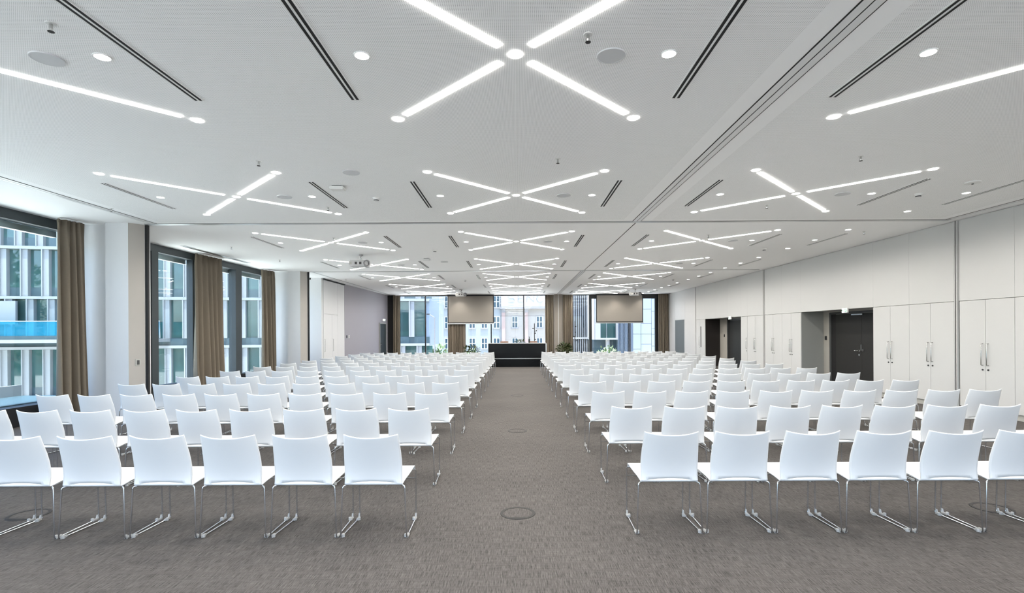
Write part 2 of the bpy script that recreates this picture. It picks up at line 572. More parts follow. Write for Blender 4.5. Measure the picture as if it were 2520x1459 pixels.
cabinet(4.05, 5.25, 'white wall cupboard nearest the camera, beyond the frame edge')
cabinet(5.25, 6.4, 'white wall cupboard, third right of the near black partition post')
cabinet(6.4, 7.55, 'white wall cupboard, second but one right of the near partition post')
cabinet(7.55, 8.73, 'white cupboard at the right frame edge, second right of partition post')
cabinet(8.73, 9.82, 'white double-door cupboard just right of the near black partition post')
cabinet(9.94, 11.08, 'white double-door cupboard just left of the near black partition post')
cabinet(11.08, 12.2, 'white double-door cupboard directly right of the dark double door')
cabinet(15.3, 16.4, 'white double-door cupboard directly left of the near grey door niche')
cabinet(16.4, 17.52, 'white double-door cupboard just right of the far partition post')
cabinet(17.66, 18.85, 'white double-door cupboard just left of the far partition post')
cabinet(18.85, 19.4, 'narrow white cupboard directly right of the far black door niche', joint=18.86, handles=(0, 1))
cabinet(23.1, 24.25, 'white cupboard with black slot pull left of the far niche', joint=23.72, handles=(0, 1), slot=True)

# ------------------------------------------------------------------ doors
def lever(par, x, y, z, s, m='steel', upright=False):
    """lever handle on a door that faces -X"""
    bm = B()
    tube(bm, [(x, y, z), (x - 0.05, y, z)], 0.011, 8)
    if upright:
        tube(bm, [(x - 0.05, y, z - 0.01), (x - 0.05, y, z + 0.15)], 0.011, 8)
    else:
        tube(bm, [(x - 0.05, y + s * 0.01, z), (x - 0.05, y - s * 0.14, z)], 0.011, 8)
    lathe(bm, [(0.026, 0), (0.026, 0.008)], 12, caps=True)
    vs = [v for v in bm.verts if v.co.length < 0.1]
    bmesh.ops.transform(bm, matrix=Matrix.Translation((x, y, z)) @ Matrix.Rotation(-PI / 2, 4, 'Y'), verts=vs)
    return build('handle', bm, M[m], par, smooth=False)

def door_niche(n, y_hi, y_mid, y_lo, mats, top=2.02):
    d = empty('door_%d' % n)
    d['kind'] = 'structure'
    x = 9.165
    bm = B()
    box(bm, x - 0.012, x, y_hi - 0.09, y_hi, 0, top + 0.06)
    box(bm, x - 0.012, x, y_lo, y_hi - 0.09, top, top + 0.06)
    build('frame', bm, M['door_frame'], d)
    rv = build('frame', boxb(x - 0.004, x, y_hi - 0.3, y_hi - 0.09, 0, top), M['black'], d)
    l1 = build('leaf', boxb(x - 0.006, x, y_mid + 0.003, y_hi - 0.3, 0.01, top - 0.005), M[mats], d)
    l2 = build('leaf', boxb(x - 0.006, x, y_lo, y_mid - 0.003, 0.01, top - 0.005), M[mats], d)
    lever(l1, x - 0.006, y_mid + 0.09, 1.01, -1)
    lever(l2, x - 0.006, y_mid - 0.05, 1.03, 1, upright=True)
    bm = B()
    lathe(bm, [(0.028, 0), (0.028, 0.012)], 12)
    bm.transform(Matrix.Translation((x - 0.006, y_mid + 0.09, 0.9)) @ Matrix.Rotation(-PI / 2, 4, 'Y'))
    build('lock', bm, M['steel'], l1)
    build('door_closer', boxb(x - 0.06, x - 0.006, y_mid - 0.1, y_mid + 0.35, top - 0.05, top - 0.02), M['steel'], l1)
    return d
door_niche(1, 15.0, 13.6, 12.25, 'door')
door_niche(2, 22.3, 20.2, 19.42, 'door')

d3 = empty('door_3')
d3['kind'] = 'structure'
build('leaf', boxb(XR - 0.035, XR - 0.021, 25.85, 27.35, 0.01, 2.15), M['grey_door'], d3)
build('frame', boxb(XR - 0.038, XR - 0.021, 27.35, 27.42, 0, 2.18), M['white_wall'], d3)
build('frame', boxb(XR - 0.038, XR - 0.021, 25.79, 25.85, 0, 2.18), M['white_wall'], d3)

# dark door in the lilac wall
lil = lambda y: -7.40 + (y - 22.0) * (0.21 / 6.65)
d4 = empty('door_4')
d4['kind'] = 'structure'
ya, yb = 26.95, 28.15
bm = B()
box(bm, lil(ya) - 0.01, lil(ya) + 0.045, ya, yb, 0.01, 2.05)
l4 = build('leaf', bm, M['frame'], d4)
bm = B()
box(bm, lil(ya) - 0.01, lil(ya) + 0.055, ya - 0.05, ya, 0, 2.1)
box(bm, lil(ya) - 0.01, lil(ya) + 0.055, yb, yb + 0.05, 0, 2.1)
box(bm, lil(ya) - 0.01, lil(ya) + 0.055, ya, yb, 2.05, 2.1)
build('frame', bm, M['grey_wall'], d4)
bm = B()
hx = lil(ya) + 0.045
box(bm, hx, hx + 0.02, ya + 0.02, ya + 0.12, 0.7, 1.05)
tube(bm, [(hx + .02, ya + 0.07, 0.95), (hx + 0.06, ya + 0.07, 0.95), (hx + 0.06, ya + 0.22, 0.95)], 0.012, 8)
build('handle', bm, M['steel'], l4)

# exit signs: a green running figure on a white lit box, arrow beside it
def exit_sign(loc, rz, label, w=0.22, h=0.12):
    e = empty('exit_sign', loc, rz)
    build('housing', boxb(-w / 2, w / 2, -0.02, 0.02, 0, h, bev=0.004), M['device'], e)
    f = build('face', boxb(-w / 2 + .008, w / 2 - .008, -0.0225, -0.0205, .008, h - .008), M['sign_lit'], e)
    bm = B()
    y0, y1 = -0.0245, -0.0227
    box(bm, 0.015, w / 2 - .016, y0, y1, .014, h - .014)
    build('door_symbol', bm, M['green_sign'], f)
    bm = B()
    tube(bm, [(-0.035, y1, 0.062), (-0.1, y1, 0.062)], 0.006, 6)
    tube(bm, [(-0.075, y1, 0.085), (-0.1, y1, 0.062), (-0.075, y1, 0.039)], 0.006, 6)
    build('arrow', bm, M['green_sign'], f)
    bm = B()
    y2 = y0 - 0.001
    ball(bm, (0.062, y2, 0.1), 0.009, 1)
    tube(bm, [(0.06, y2, 0.088), (0.05, y2, 0.06)], 0.007, 6)
    tube(bm, [(0.05, y2, 0.06), (0.066, y2, 0.045), (0.06, y2, 0.026)], 0.005, 6)
    tube(bm, [(0.05, y2, 0.06), (0.036, y2, 0.045), (0.022, y2, 0.046)], 0.005, 6)
    tube(bm, [(0.036, y2, 0.08), (0.058, y2, 0.084), (0.08, y2, 0.074)], 0.0045, 6)
    build('running_figure', bm, M['sign_lit'], f)
    return tag(e, label, 'sign', 'lit exit signs')
exit_sign((8.455, 13.18, 2.01), -PI / 2, 'lit green exit sign hanging in front of the near dark double door')
exit_sign((8.455, 20.3, 2.02), -PI / 2, 'lit green exit sign hanging in front of the far dark door')
exit_sign((lil(27.6) + 0.06, 27.6, 2.2), PI / 2 - 0.35, 'small lit exit sign above the dark door in the lilac wall')

def plate(name, loc, rz, w, h, m, label, cat, m2='dark_plastic'):
    e = empty(name, loc, rz)
    build('plate', boxb(-w / 2, w / 2, -0.012, 0, -h / 2, h / 2, bev=0.003), M[m], e)
    build('rocker', boxb(-w / 4, w / 4, -0.017, -0.0122, -h / 3, h / 3, bev=0.002), M[m2], e)
    return tag(e, label, cat)
plate('wall_switch', (9.163, 15.18, 1.335), -PI / 2, 0.09, 0.12, 'dark_plastic', 'black wall switch beside the near dark double door', 'switch')
plate('wall_switch', (9.163, 22.6, 1.36), -PI / 2, 0.09, 0.12, 'dark_plastic', 'black wall switch on the beige wall beside the far dark door', 'switch')
plate('wall_switch', (-7.232, 9.769, 1.02), 0.935, 0.085, 0.125, 'kick', 'small grey switch plate on the slanted face of the near white pier', 'switch', m2='door_frame')
plate('thermostat', (lil(22.25) + 0.001, 22.25, 1.41), PI / 2 - 0.03, 0.12, 0.12, 'dark_plastic', 'black thermostat near the left edge of the lilac wall', 'thermostat')
plate('room_control', (lil(22.5) + 0.001, 22.5, 1.41), PI / 2 - 0.03, 0.12, 0.12, 'device', 'white control box beside the black thermostat on the lilac wall', 'control', m2='kick')

# white cupboard block at the left of the third bay
cb = empty('wall_cabinet', (-7.9, 20.8, 0))
o3 = Vector(cb.location)
def PL(name, bm, m, par, **k):
    o = build(name, bm, m, par, **k)
    o.data.transform(Matrix.Translation(-o3))
    return o
PL('body', boxb(-8.4, -7.423, 19.61, 21.99, 0.0, H - 0.045), M['white_wall'], cb)
for a, b, z0, z1 in ((19.62, 20.5, 0.1, 2.30), (20.51, 21.15, 0.1, 2.30), (21.16, 21.98, 0.1, H - .05), (19.62, 21.15, 2.31, H - .05)):
    d = PL('door', boxb(-7.422, -7.40, a, b, z0, z1, bev=0.0015), M['white_wall'], cb)
    if z1 < 3 and a < 21:
        y = a + 0.06 if a < 20 else a + 0.05
        bm = B()
        tube(bm, [(-7.40, y, .85), (-7.365, y, .85), (-7.365, y, 1.33), (-7.40, y, 1.33)], 0.008, 8)
        PL('handle', bm, M['steel'], d)
tag(cb, 'white floor-to-ceiling cupboard block between left pier and lilac wall', 'cabinet')

# ------------------------------------------------------------------ curtains
def curtain(x0, y0, x1, y1, folds, amp, label, nrm, z1=H - 0.02, flare=0.0, seed=0):
    rnd = random.Random(seed)
    a, b = Vector((x0, y0, 0)), Vector((x1, y1, 0))
    n = Vector(nrm).normalized()
    nu, nv = folds * 10, 14
    ph = [rnd.uniform(-0.5, 0.5) for _ in range(8)]
    grid = []
    for j in range(nv + 1):
        v = j / nv                      # 0 floor, 1 top
        z = 0.015 + (z1 - 0.015) * v
        row = []
        for i in range(nu + 1):
            u = i / nu
            w = u + 0.05 * math.sin(2 * PI * u * 1.7 + ph[0] + v * ph[1]) * 0.6 + 0.02 * math.sin(9 * u + ph[2] * 4 * v)
            fold = math.sin(2 * PI * folds * w + ph[3] * v) + 0.35 * math.sin(4 * PI * folds * w * 0.5 + 1.3 + ph[4] * v * 2)
            g = amp * (0.5 + 0.75 * (1 - v)) * fold
            if v > 0.96:
                g = amp * 0.45 * (fold + 0.9 * math.sin(6 * PI * folds * w))
            s = 1 + flare * (1 - v) ** 1.3
            p = a + (b - a) * (0.5 + (u - 0.5) * s) + n * (g + flare * 0.25 * (1 - v)) + Vector((0, 0, z))
            row.append(p)
        grid.append(row)
    bm = B()
    th = n * 0.004
    L1 = [[bm.verts.new(p + th) for p in r] for r in grid]
    L2 = [[bm.verts.new(p - th) for p in r] for r in grid]
    for j in range(nv):
        for i in range(nu):
            bm.faces.new((L1[j][i], L1[j][i + 1], L1[j + 1][i + 1], L1[j + 1][i]))
            bm.faces.new((L2[j][i], L2[j + 1][i], L2[j + 1][i + 1], L2[j][i + 1]))
    for j in range(nv):
        bm.faces.new((L1[j][0], L1[j + 1][0], L2[j + 1][0], L2[j][0]))
        bm.faces.new((L1[j][nu], L2[j][nu], L2[j + 1][nu], L1[j + 1][nu]))
    for i in range(nu):
        bm.faces.new((L1[nv][i], L1[nv][i + 1], L2[nv][i + 1], L2[nv][i]))
        bm.faces.new((L1[0][i], L2[0][i], L2[0][i + 1], L1[0][i + 1]))
    o = build('curtain', bm, M['curtain'], smooth=True)
    return tag(o, label, 'curtain', 'taupe floor-length curtains')

curtain(-8.24, 9.17, -8.13, 9.66, 4, 0.085, 'taupe curtain nearest the camera, left of the near white pier', (1, -0.2, 0), flare=0.14, seed=1)
curtain(-8.30, 13.2, -8.24, 14.35, 6, 0.085, 'taupe curtain between the two glass panes of the middle left window', (1, 0, 0), flare=0.10, seed=2)
curtain(-8.28, 16.62, -8.12, 17.2, 4, 0.075, 'taupe curtain left of the far white pier', (1, -0.3, 0), flare=0.12, seed=3)
curtain(-6.86, YB - 0.25, -6.46, YB - 0.25, 4, 0.05, 'narrow taupe curtain beside the black strip in far left corner', (0, -1, 0), seed=4)
curtain(-3.84, YB - 0.09, -2.86, YB - 0.09, 8, 0.045, 'taupe curtain hanging behind the left projection screen', (0, -1, 0), seed=5)
curtain(1.57, YB - 0.32, 2.05, YB - 0.32, 4, 0.05, 'taupe curtain on the left side of the far beige pier', (0, -1, 0), seed=6)
curtain(2.56, YB - 0.32, 3.10, YB - 0.32, 5, 0.05, 'taupe curtain on the right side of the far beige pier', (0, -1, 0), seed=7)
curtain(7.86, YB - 0.25, 8.42, YB - 0.25, 5, 0.05, 'taupe curtain in the far right corner beside the white wall', (0, -1, 0), seed=8)

# ------------------------------------------------------------------ ceiling lamps
XC = [(-4.30, 'left'), (0.0, 'middle'), (4.30, 'right')]
YC = [3.886, 7.87, 11.87, 15.81, 19.45, 23.27, 26.86]
Z0 = H - 0.004
dm = bpy.data.meshes.new('spot_lens')
bm = lathe(B(), [(0.052, -0.002), (0.050, 0.004)], 20)
bmesh.ops.recalc_face_normals(bm, faces=bm.faces[:])
bm.to_mesh(dm); bm.free(); dm.materials.append(M['lamp_cool'])
rm = bpy.data.meshes.new('spot_rim')
bm = lathe(B(), [(0.0525, 0.003), (0.0525, -0.003), (0.060, -0.003), (0.062, 0.004), (0.0525, 0.004)], 20, caps=False)
bmesh.ops.recalc_face_normals(bm, faces=bm.faces[:])
bm.to_mesh(rm); bm.free(); rm.materials.append(M['lamp_rim'])

spot = bpy.data.lights.new('spot_lamp', 'SPOT')
spot.energy = SPOT_W
spot.spot_size = math.radians(170)
spot.spot_blend = 0.55
spot.shadow_soft_size = 0.045
spot.color = (1.0, 0.935, 0.86)

def spot_lamp(parent, x, y):
    o = bpy.data.objects.new('spot_lamp', spot)
    COL.objects.link(o)
    o.parent = parent
    o.location = (x, y, -0.012)

def x_light(loc):
    e = empty('cross_light', loc)
    for k in range(4):
        a = PI / 4 + k * PI / 2
        bm = boxb(0.165, 1.51, -0.03, 0.03, -0.003, 0.004)
        bm.transform(Matrix.Rotation(a, 4, 'Z'))
        build('light_bar', bm, M['lamp_cool'], e)
    for p in [(0, 0)] + [(1.16 * s, 1.165 * t) for s in (-1, 1) for t in (-1, 1)]:
        o = bpy.data.objects.new('spotlight', dm)
        COL.objects.link(o)
        o.parent = e
        o.location = (p[0], p[1], 0)
        spot_lamp(e, p[0], p[1])
    return e

def downlight(loc):
    e = empty('downlight', loc)
    for nm, me in (('lens', dm), ('rim', rm)):
        o = bpy.data.objects.new(nm, me)
        COL.objects.link(o)
        o.parent = e
    spot_lamp(e, 0, 0)
    return e

def diffuser(loc):
    e = empty('slot_diffuser', loc)
    for s in (-1, 1):
        build('air_slot', boxb(s * 0.021 - 0.0125, s * 0.021 + 0.0125, -0.735, 0.735, 0.0, 0.005), M['black'], e)
    bm = B()
    box(bm, -0.008, 0.008, -0.74, 0.74, -0.003, 0.004)
    for s in (-1, 1):
        box(bm, s * 0.039 - 0.005, s * 0.039 + 0.005, -0.74, 0.74, -0.002, 0.004)
    build('frame', bm, M['lamp_rim'], e)
    return e

def speaker(loc):
    e = empty('ceiling_speaker', loc)
    build('grille', lathe(B(), [(0.1, -0.004), (0.1, 0.003)], 28), M['speaker'], e)
    build('rim', lathe(B(), [(0.1, 0.003), (0.1, -0.006), (0.108, -0.005), (0.11, 0.004), (0.1, 0.004)], 28, caps=False), M['speaker'], e)
    return e

protos = {}
def put(fn, loc, label, cat, group):
    if fn not in protos:
        protos[fn] = o = fn(loc)
    else:
        o = copy_tree(protos[fn])
        o.location = loc
    return tag(o, label, cat, group)

ROW7 = ['nearest', 'second', 'third', 'fourth', 'fifth', 'sixth', 'farthest']
# unseen lamp rows added behind the camera to brighten the chair backs
for j, y in enumerate((-0.1, -3.9)):
    for x, cn in XC:
        put(x_light, (x, y, Z0), f'added unseen X-shaped ceiling lamp behind the viewpoint, {cn} column, {["nearer", "farther"][j]} row', 'ceiling light', 'X-shaped ceiling lamps')
for i, y in enumerate(YC):
    r = ROW7[i]
    for x, cn in XC:
        put(x_light, (x, y, Z0), f'X-shaped lit ceiling lamp with five spots, {cn} column, {r} row', 'ceiling light', 'X-shaped ceiling lamps')
        for s, sn in ((-1, 'left'), (1, 'right')):
            put(downlight, (x + s * 1.165, y, Z0), f'round ceiling downlight inside {sn} notch of the {r} X lamp, {cn} column', 'downlight', 'round downlights between lamp arms')
            put(diffuser, (x + s * 1.445, y, Z0), f'black twin-slot air diffuser {sn} of the {r} X lamp, {cn} column', 'air diffuser', 'twin-slot air diffusers')
        put(speaker, (x + 0.73, y + 0.02, Z0), f'round flush ceiling speaker by the {r} X lamp, {cn} column', 'speaker', 'flush ceiling speakers')
    for k, dy in enumerate((-1.19, 0, 1.19)):
        if y + dy > YB - 0.1: continue
        put(downlight, (6.92, y + dy, Z0), f'round downlight near right wall, {["front","middle","back"][k]} of three beside the {r} lamp row', 'downlight', 'downlights along the right wall')
    put(diffuser, (7.17, y, Z0), f'black twin-slot air diffuser nearest the right wall, {r} lamp row', 'air diffuser', 'twin-slot air diffusers')

put(speaker, (-2.16, 6.71, Z0), 'round flush ceiling speaker beside the flat white box, left of second diffuser', 'speaker', 'flush ceiling speakers')
put(speaker, (-2.14, 15.2, Z0), 'round flush ceiling speaker left of the fourth middle X lamp', 'speaker', 'flush ceiling speakers')

# the last row hangs right in front of the screens: its spots have a narrow beam
narrow = spot.copy()
narrow.spot_size = math.radians(105)
narrow.spot_blend = 0.8
for o in COL.objects:
    if o.type == 'LIGHT' and o.data == spot and o.parent.location.y + o.location.y > 27.5:
        o.data = narrow

# long slot by the left window, bay two
e = empty('slot_diffuser', (-7.95, 13.7, Z0))
build('frame', boxb(-0.06, 0.06, -1.5, 1.5, -0.004, 0.003), M['alu'], e)
build('air_slot', boxb(-0.03, 0.0, -1.46, 1.46, -0.006, -0.0042), M['door_frame'], e)
tag(e, 'long metal air slot in the ceiling above the middle left window', 'air diffuser')

# sprinklers, detectors, boxes
def sprinkler(loc):
    e = empty('sprinkler', loc)
    build('escutcheon', lathe(B(), [(0.03, 0.0), (0.034, 0.003), (0.034, 0.004)], 16), M['device'], e)
    build('stem', lathe(B(), [(0.008, -0.05), (0.011, -0.03), (0.011, 0.0)], 8), M['steel'], e)
    build('deflector', lathe(B(), [(0.02, -0.053), (0.02, -0.05)], 12), M['floor_ring'], e)
    return e
sp = [(-3.146, 3.47), (0.516, 3.63), (-3.145, 6.26), (0.51, 6.23), (4.176, 6.2), (-3.14, 8.55), (4.2, 8.58), (-6.77, 8.56),
      (-4.03, 11.3), (4.2, 11.2), (-6.9, 12.4), (-6.75, 14.6), (7.4, 10.9), (-3.0, 16.4), (-6.6, 19.8)]
spl = ['at the top left corner beside the nearest left speaker', 'above the big speaker right of the nearest middle X lamp',
       'above the second left X lamp', 'above the second middle X lamp', 'above the second right X lamp',
       'left of the second left diffuser end', 'below the second right X lamp', 'over the near left window rail',
       'right of the third left X lamp', 'above the third right X lamp', 'near the left middle window, nearer one',
       'near the left middle window, farther one', 'over the right wall beyond near partition', 'beside the fourth left X lamp', 'near the white cupboard block']
for p, l in zip(sp, spl):
    put(sprinkler, (p[0], p[1], Z0), 'small pendant ceiling sprinkler ' + l, 'sprinkler', 'ceiling sprinklers')

def detector(loc):
    e = empty('smoke_detector', loc)
    build('base', lathe(B(), [(0.055, -0.012), (0.06, 0.004)], 20), M['device'], e)
    build('sensor_head', lathe(B(), [(0.02, -0.048), (0.036, -0.044), (0.04, -0.024), (0.048, -0.02), (0.05, -0.012)], 20), M['device'], e, smooth=False)
    build('chamber_slot', lathe(B(), [(0.0365, -0.044), (0.0405, -0.03)], 20), M['dark_plastic'], e)
    return e
for p, l in (((-2.18, 7.98), 'left of the second middle X lamp'), ((6.22, 7.92), 'between right X lamp and right wall downlight'),
             ((-2.08, 13.05), 'left of the third middle X lamp'), ((6.34, 13.1), 'beside the third right X lamp near right wall'),
             ((-2.06, 20.5), 'left of the fifth middle X lamp'), ((6.3, 20.6), 'near right wall, beyond far partition')):
    put(detector, (p[0], p[1], Z0), 'white round smoke detector ' + l, 'smoke detector', 'white smoke detectors')

def access_box(loc):
    e = empty('wireless_box', loc)
    build('housing', boxb(-0.1, 0.1, -0.075, 0.075, -0.05, -0.008, bev=0.008), M['device'], e)
    build('mount', boxb(-0.07, 0.07, -0.05, 0.05, -0.009, 0.004), M['dark_plastic'], e)
    return e
put(access_box, (-2.56, 7.35, Z0), 'flat white box on the ceiling left of the second middle diffuser', 'device', 'white ceiling boxes')
put(access_box, (-2.55, 14.5, Z0), 'flat white box on the ceiling right of the projector', 'device', 'white ceiling boxes')
e = empty('ceiling_sensor', (6.51, 7.3, Z0))
build('disc', lathe(B(), [(0.05, -0.022), (0.095, -0.014), (0.1, 0.003)], 24), M['device'], e)
build('lens', lathe(B(), [(0.012, -0.032), (0.016, -0.022)], 12), M['dark_plastic'], e)
tag(e, 'flat white round sensor with dark centre near the right wall ceiling', 'sensor')
e = empty('security_camera', (-7.75, 19.2, Z0))
build('bracket', lathe(B(), [(0.03, -0.03), (0.05, 0.003)], 16), M['device'], e)
build('dome', ball(B(), (0, 0, -0.05), 0.04, 2), M['dark_plastic'], e, smooth=True)
tag(e, 'small dark dome camera on the ceiling above the left recess', 'camera')
for p, l in (((-6.35, 6.0), 'pale round ceiling hatch at the far left, above the window rail'), ((7.05, 6.55), 'pale round ceiling hatch at the far right beside the wall')):
    e = empty('ceiling_hatch', (p[0], p[1], Z0))
    build('lid', lathe(B(), [(0.1, -0.004), (0.11, 0.003)], 28), M['device'], e)
    build('rim', lathe(B(), [(0.11, 0.003), (0.11, -0.006), (0.12, 0.004)], 28, caps=False), M['device'], e)
    tag(e, l, 'hatch')

# ------------------------------------------------------------------ projectors and screens
def projector(loc, rz):
    e = empty('projector', loc, rz)
    build('ceiling_plate', lathe(B(), [(0.07, -0.012), (0.08, 0.003)], 16), M['steel'], e)
    bm = B()
    tube(bm, [(0.05, 0, -0.01), (0.0, 0, -0.06), (0.02, 0, -0.1), (0.0, 0, -0.15)], 0.018, 8)
    box(bm, -0.05, 0.05, -0.05, 0.05, -0.16, -0.145)
    build('mount_arm', bm, M['steel'], e)
    bd = build('body', boxb(-0.26, 0.24, -0.18, 0.18, -0.32, -0.16, bev=0.03), M['proj'], e)
    for x in (-0.2, -0.06, 0.06):
        build('vent', boxb(x - 0.035, x + 0.025, -0.1825, -0.178, -0.27, -0.205), M['kick'] if x < -0.1 else M['dark_plastic'], bd)
    bm = lathe(B(), [(0.06, -0.05), (0.085, -0.05), (0.085, 0.05), (0.06, 0.05), (0.055, 0.0)], 20)
    bm.transform(Matrix.Translation((0.2, -0.13, -0.24)) @ Matrix.Rotation(PI / 2, 4, 'X') @ Matrix.Rotation(0.6, 4, 'Y'))
    build('lens_ring', bm, M['ring_grey'], e)
    return e
p1 = tag(projector((-4.2, 13.77, Z0), 0), 'nearest ceiling projector, light grey, hanging below the left X lamps', 'projector', 'ceiling projectors')
p2 = copy_tree(p1); p2.location = (-2.73, 25.1, Z0)
tag(p2, 'ceiling projector hanging in front of the left projection screen', 'projector', 'ceiling projectors')
p3 = copy_tree(p1); p3.location = (5.82, 25.2, Z0)
tag(p3, 'ceiling projector hanging in front of the right projection screen', 'projector', 'ceiling projectors')

def screen(x0, x1, label):
    y = YB - 0.24
    e = empty('projection_screen', ((x0 + x1) / 2, y, 0))
    w = (x1 - x0) / 2
    build('case', boxb(-w - 0.02, w + 0.02, -0.04, 0.04, 3.60, H - 0.002), M['frame_black'], e)
    build('cloth', boxb(-w, w, -0.003, 0.003, 2.08, 3.60), M['frame_black'], e)
    build('picture_area', boxb(-w + 0.05, w - 0.05, -0.006, -0.0032, 2.13, 3.58), M['screen'], e)
    build('bottom_bar', boxb(-w - 0.03, w + 0.03, -0.018, 0.018, 2.03, 2.08), M['alu'], e)
    return tag(e, label, 'projection screen', 'pulled-down projection screens')
screen(-3.84, -1.27, 'pulled-down grey projection screen left of the aisle, over a curtain')
screen(4.40, 7.01, 'pulled-down grey projection screen at right, in black window frame')

# ------------------------------------------------------------------ floor boxes
def floor_box(loc):
    e = empty('floor_box', loc)
    build('ring', lathe(B(), [(0.124, 0.0), (0.124, 0.004), (0.149, 0.004), (0.151, 0.0)], 36, caps=False), M['floor_ring'], e)
    build('lid', lathe(B(), [(0.1235, 0.0002), (0.1235, 0.002)], 36), M['carpet'], e)
    build('cord_flap', boxb(-0.06, 0.06, -0.128, -0.105, 0.0025, 0.005), M['floor_ring'], e)
    return e
for p, l in (((0, 4.39), 'in the middle of the aisle, nearest one'), ((0, 8.07), 'in the middle of the aisle, second one'),
             ((0, 12.6), 'in the middle of the aisle, third one'), ((-4.22, 4.42), 'under the front row at left'), ((4.12, 4.45), 'under the front row at right')):
    put(floor_box, (p[0], p[1], 0.0), 'round carpeted floor box with metal ring ' + l, 'floor box', 'round floor boxes')

# ------------------------------------------------------------------ chairs
def shell_mesh(name, prof, half, curve, hole=None, nu=14, th=0.008):
    """prof: list of (y, z); half: list of half-widths; curve: list of (dy, dz) bow of the middle"""
    bm = B()
    nr = len(prof)
    front, back = [], []
    for r in range(nr):
        a = Vector((0, *prof[max(r - 1, 0)]))
        c = Vector((0, *prof[min(r + 1, nr - 1)]))
        t = (c - a).normalized()
        n = Vector((0, t.z, -t.y))
        f, b = [], []
        for i in range(nu + 1):
            u = -1 + 2 * i / nu
            k = 1 - abs(u) ** 2.2
            z = prof[r][1] - curve[r][1] * k
            if hole and r == hole[0]:
                z += hole[2] * max(0.0, 1 - (u / hole[3]) ** 2) if abs(u) < hole[3] else 0
            p = Vector((u * half[r], prof[r][0] - curve[r][0] * k, z))
            f.append(bm.verts.new(p + n * th / 2))
            b.append(bm.verts.new(p - n * th / 2))
        front.append(f); back.append(b)
    def holed(r, i):
        if not hole: return False
        u = -1 + 2 * (i + 0.5) / nu
        return r == hole[1] and abs(u) < hole[3]
    for r in range(nr - 1):
        for i in range(nu):
            if holed(r, i): continue
            bm.faces.new((front[r][i], front[r][i + 1], front[r + 1][i + 1], front[r + 1][i]))
            bm.faces.new((back[r][i], back[r + 1][i], back[r + 1][i + 1], back[r][i + 1]))
    for r in range(nr - 1):
        for i in (0, nu):
            bm.faces.new((front[r][i], front[r + 1][i], back[r + 1][i], back[r][i]))
    for r in (0, nr - 1):
        for i in range(nu):
            bm.faces.new((front[r][i], back[r][i], back[r][i + 1], front[r][i + 1]))
    if hole:
        r = hole[1]
        for i in range(nu):
            if holed(r, i):
                bm.faces.new((front[r][i], front[r][i + 1], back[r][i + 1], back[r][i]))
                bm.faces.new((front[r + 1][i], back[r + 1][i], back[r + 1][i + 1], front[r + 1][i + 1]))
    bmesh.ops.recalc_face_normals(bm, faces=bm.faces[:])
    me = bpy.data.meshes.new(name)
    bm.to_mesh(me); bm.free()
    me.materials.append(M['plastic'])
    me.polygons.foreach_set('use_smooth', [True] * len(me.polygons))
    return me

# back: from the top edge down to the bottom strip (chair faces +Y, seen from behind)
bp = [(-0.062, 0.800), (-0.060, 0.793), (-0.040, 0.73), (-0.018, 0.66), (0.0, 0.59), (0.010, 0.53), (0.012, 0.48), (0.008, 0.448), (0.004, 0.4200), (0.002, 0.418), (0.006, 0.408), (0.018, 0.401)]
bh = [0.203, 0.204, 0.208, 0.214, 0.2175, 0.2185, 0.2175, 0.2165, 0.2165, 0.2170, 0.2170, 0.2150]
bc = [(0.045, 0.022), (0.045, 0.022), (0.044, 0.012), (0.042, 0.004), (0.036, 0), (0.028, 0), (0.018, 0), (0.010, 0), (0.004, 0), (0, 0), (0, 0), (0, 0)]
back_me = shell_mesh('backrest', bp, bh, bc, hole=(8, 8, 0.011, 0.74), nu=26)
spf = [(0.018, 0.402), (0.05, 0.410), (0.10, 0.420), (0.18, 0.428), (0.27, 0.436), (0.35, 0.444), (0.385, 0.446), (0.408, 0.440), (0.420, 0.424), (0.424, 0.408)]
sh = [0.215, 0.218, 0.222, 0.228, 0.232, 0.234, 0.234, 0.233, 0.231, 0.229]
sc = [(0, 0), (0, 0.002), (0, 0.006), (0, 0.010), (0, 0.010), (0, 0.006), (0, 0.003), (0, 0.001), (0, 0), (0, 0)]
seat_me = shell_mesh('seat', spf, sh, sc, nu=14)

def bend(pts, r=0.03, n=4):
    pts = [Vector(p) for p in pts]
    out = [pts[0]]
    for a, b, c in zip(pts, pts[1:], pts[2:]):
        d1, d2 = (a - b), (c - b)
        q = min(r, d1.length * 0.45, d2.length * 0.45)
        p, s = b + d1.normalized() * q, b + d2.normalized() * q
        for k in range(n + 1):
            t = k / n
            out.append(p * (1 - t) ** 2 + b * 2 * t * (1 - t) + s * t * t)
    out.append(pts[-1])
    return out

def leg_me(s, n):
    bm = B()
    R = 0.0056
    pts = bend([(s * 0.200, 0.03, 0.396), (s * 0.234, 0.012, 0.394), (s * 0.250, 0.0, R), (s * 0.236, 0.432, R), (s * 0.238, 0.424, 0.405), (s * 0.205, 0.36, 0.425)], 0.022, 3)
    tube(bm, pts, R, n)
    tube(bm, [(s * 0.205, 0.36, 0.425), (s * 0.2, 0.03, 0.396)], R, max(4, n - 2))
    me = bpy.data.meshes.new('sled_leg')
    bmesh.ops.recalc_face_normals(bm, faces=bm.faces[:])
    bm.to_mesh(me); bm.free()
    me.materials.append(M['chrome'])
    me.polygons.foreach_set('use_smooth', [True] * len(me.polygons))
    return me

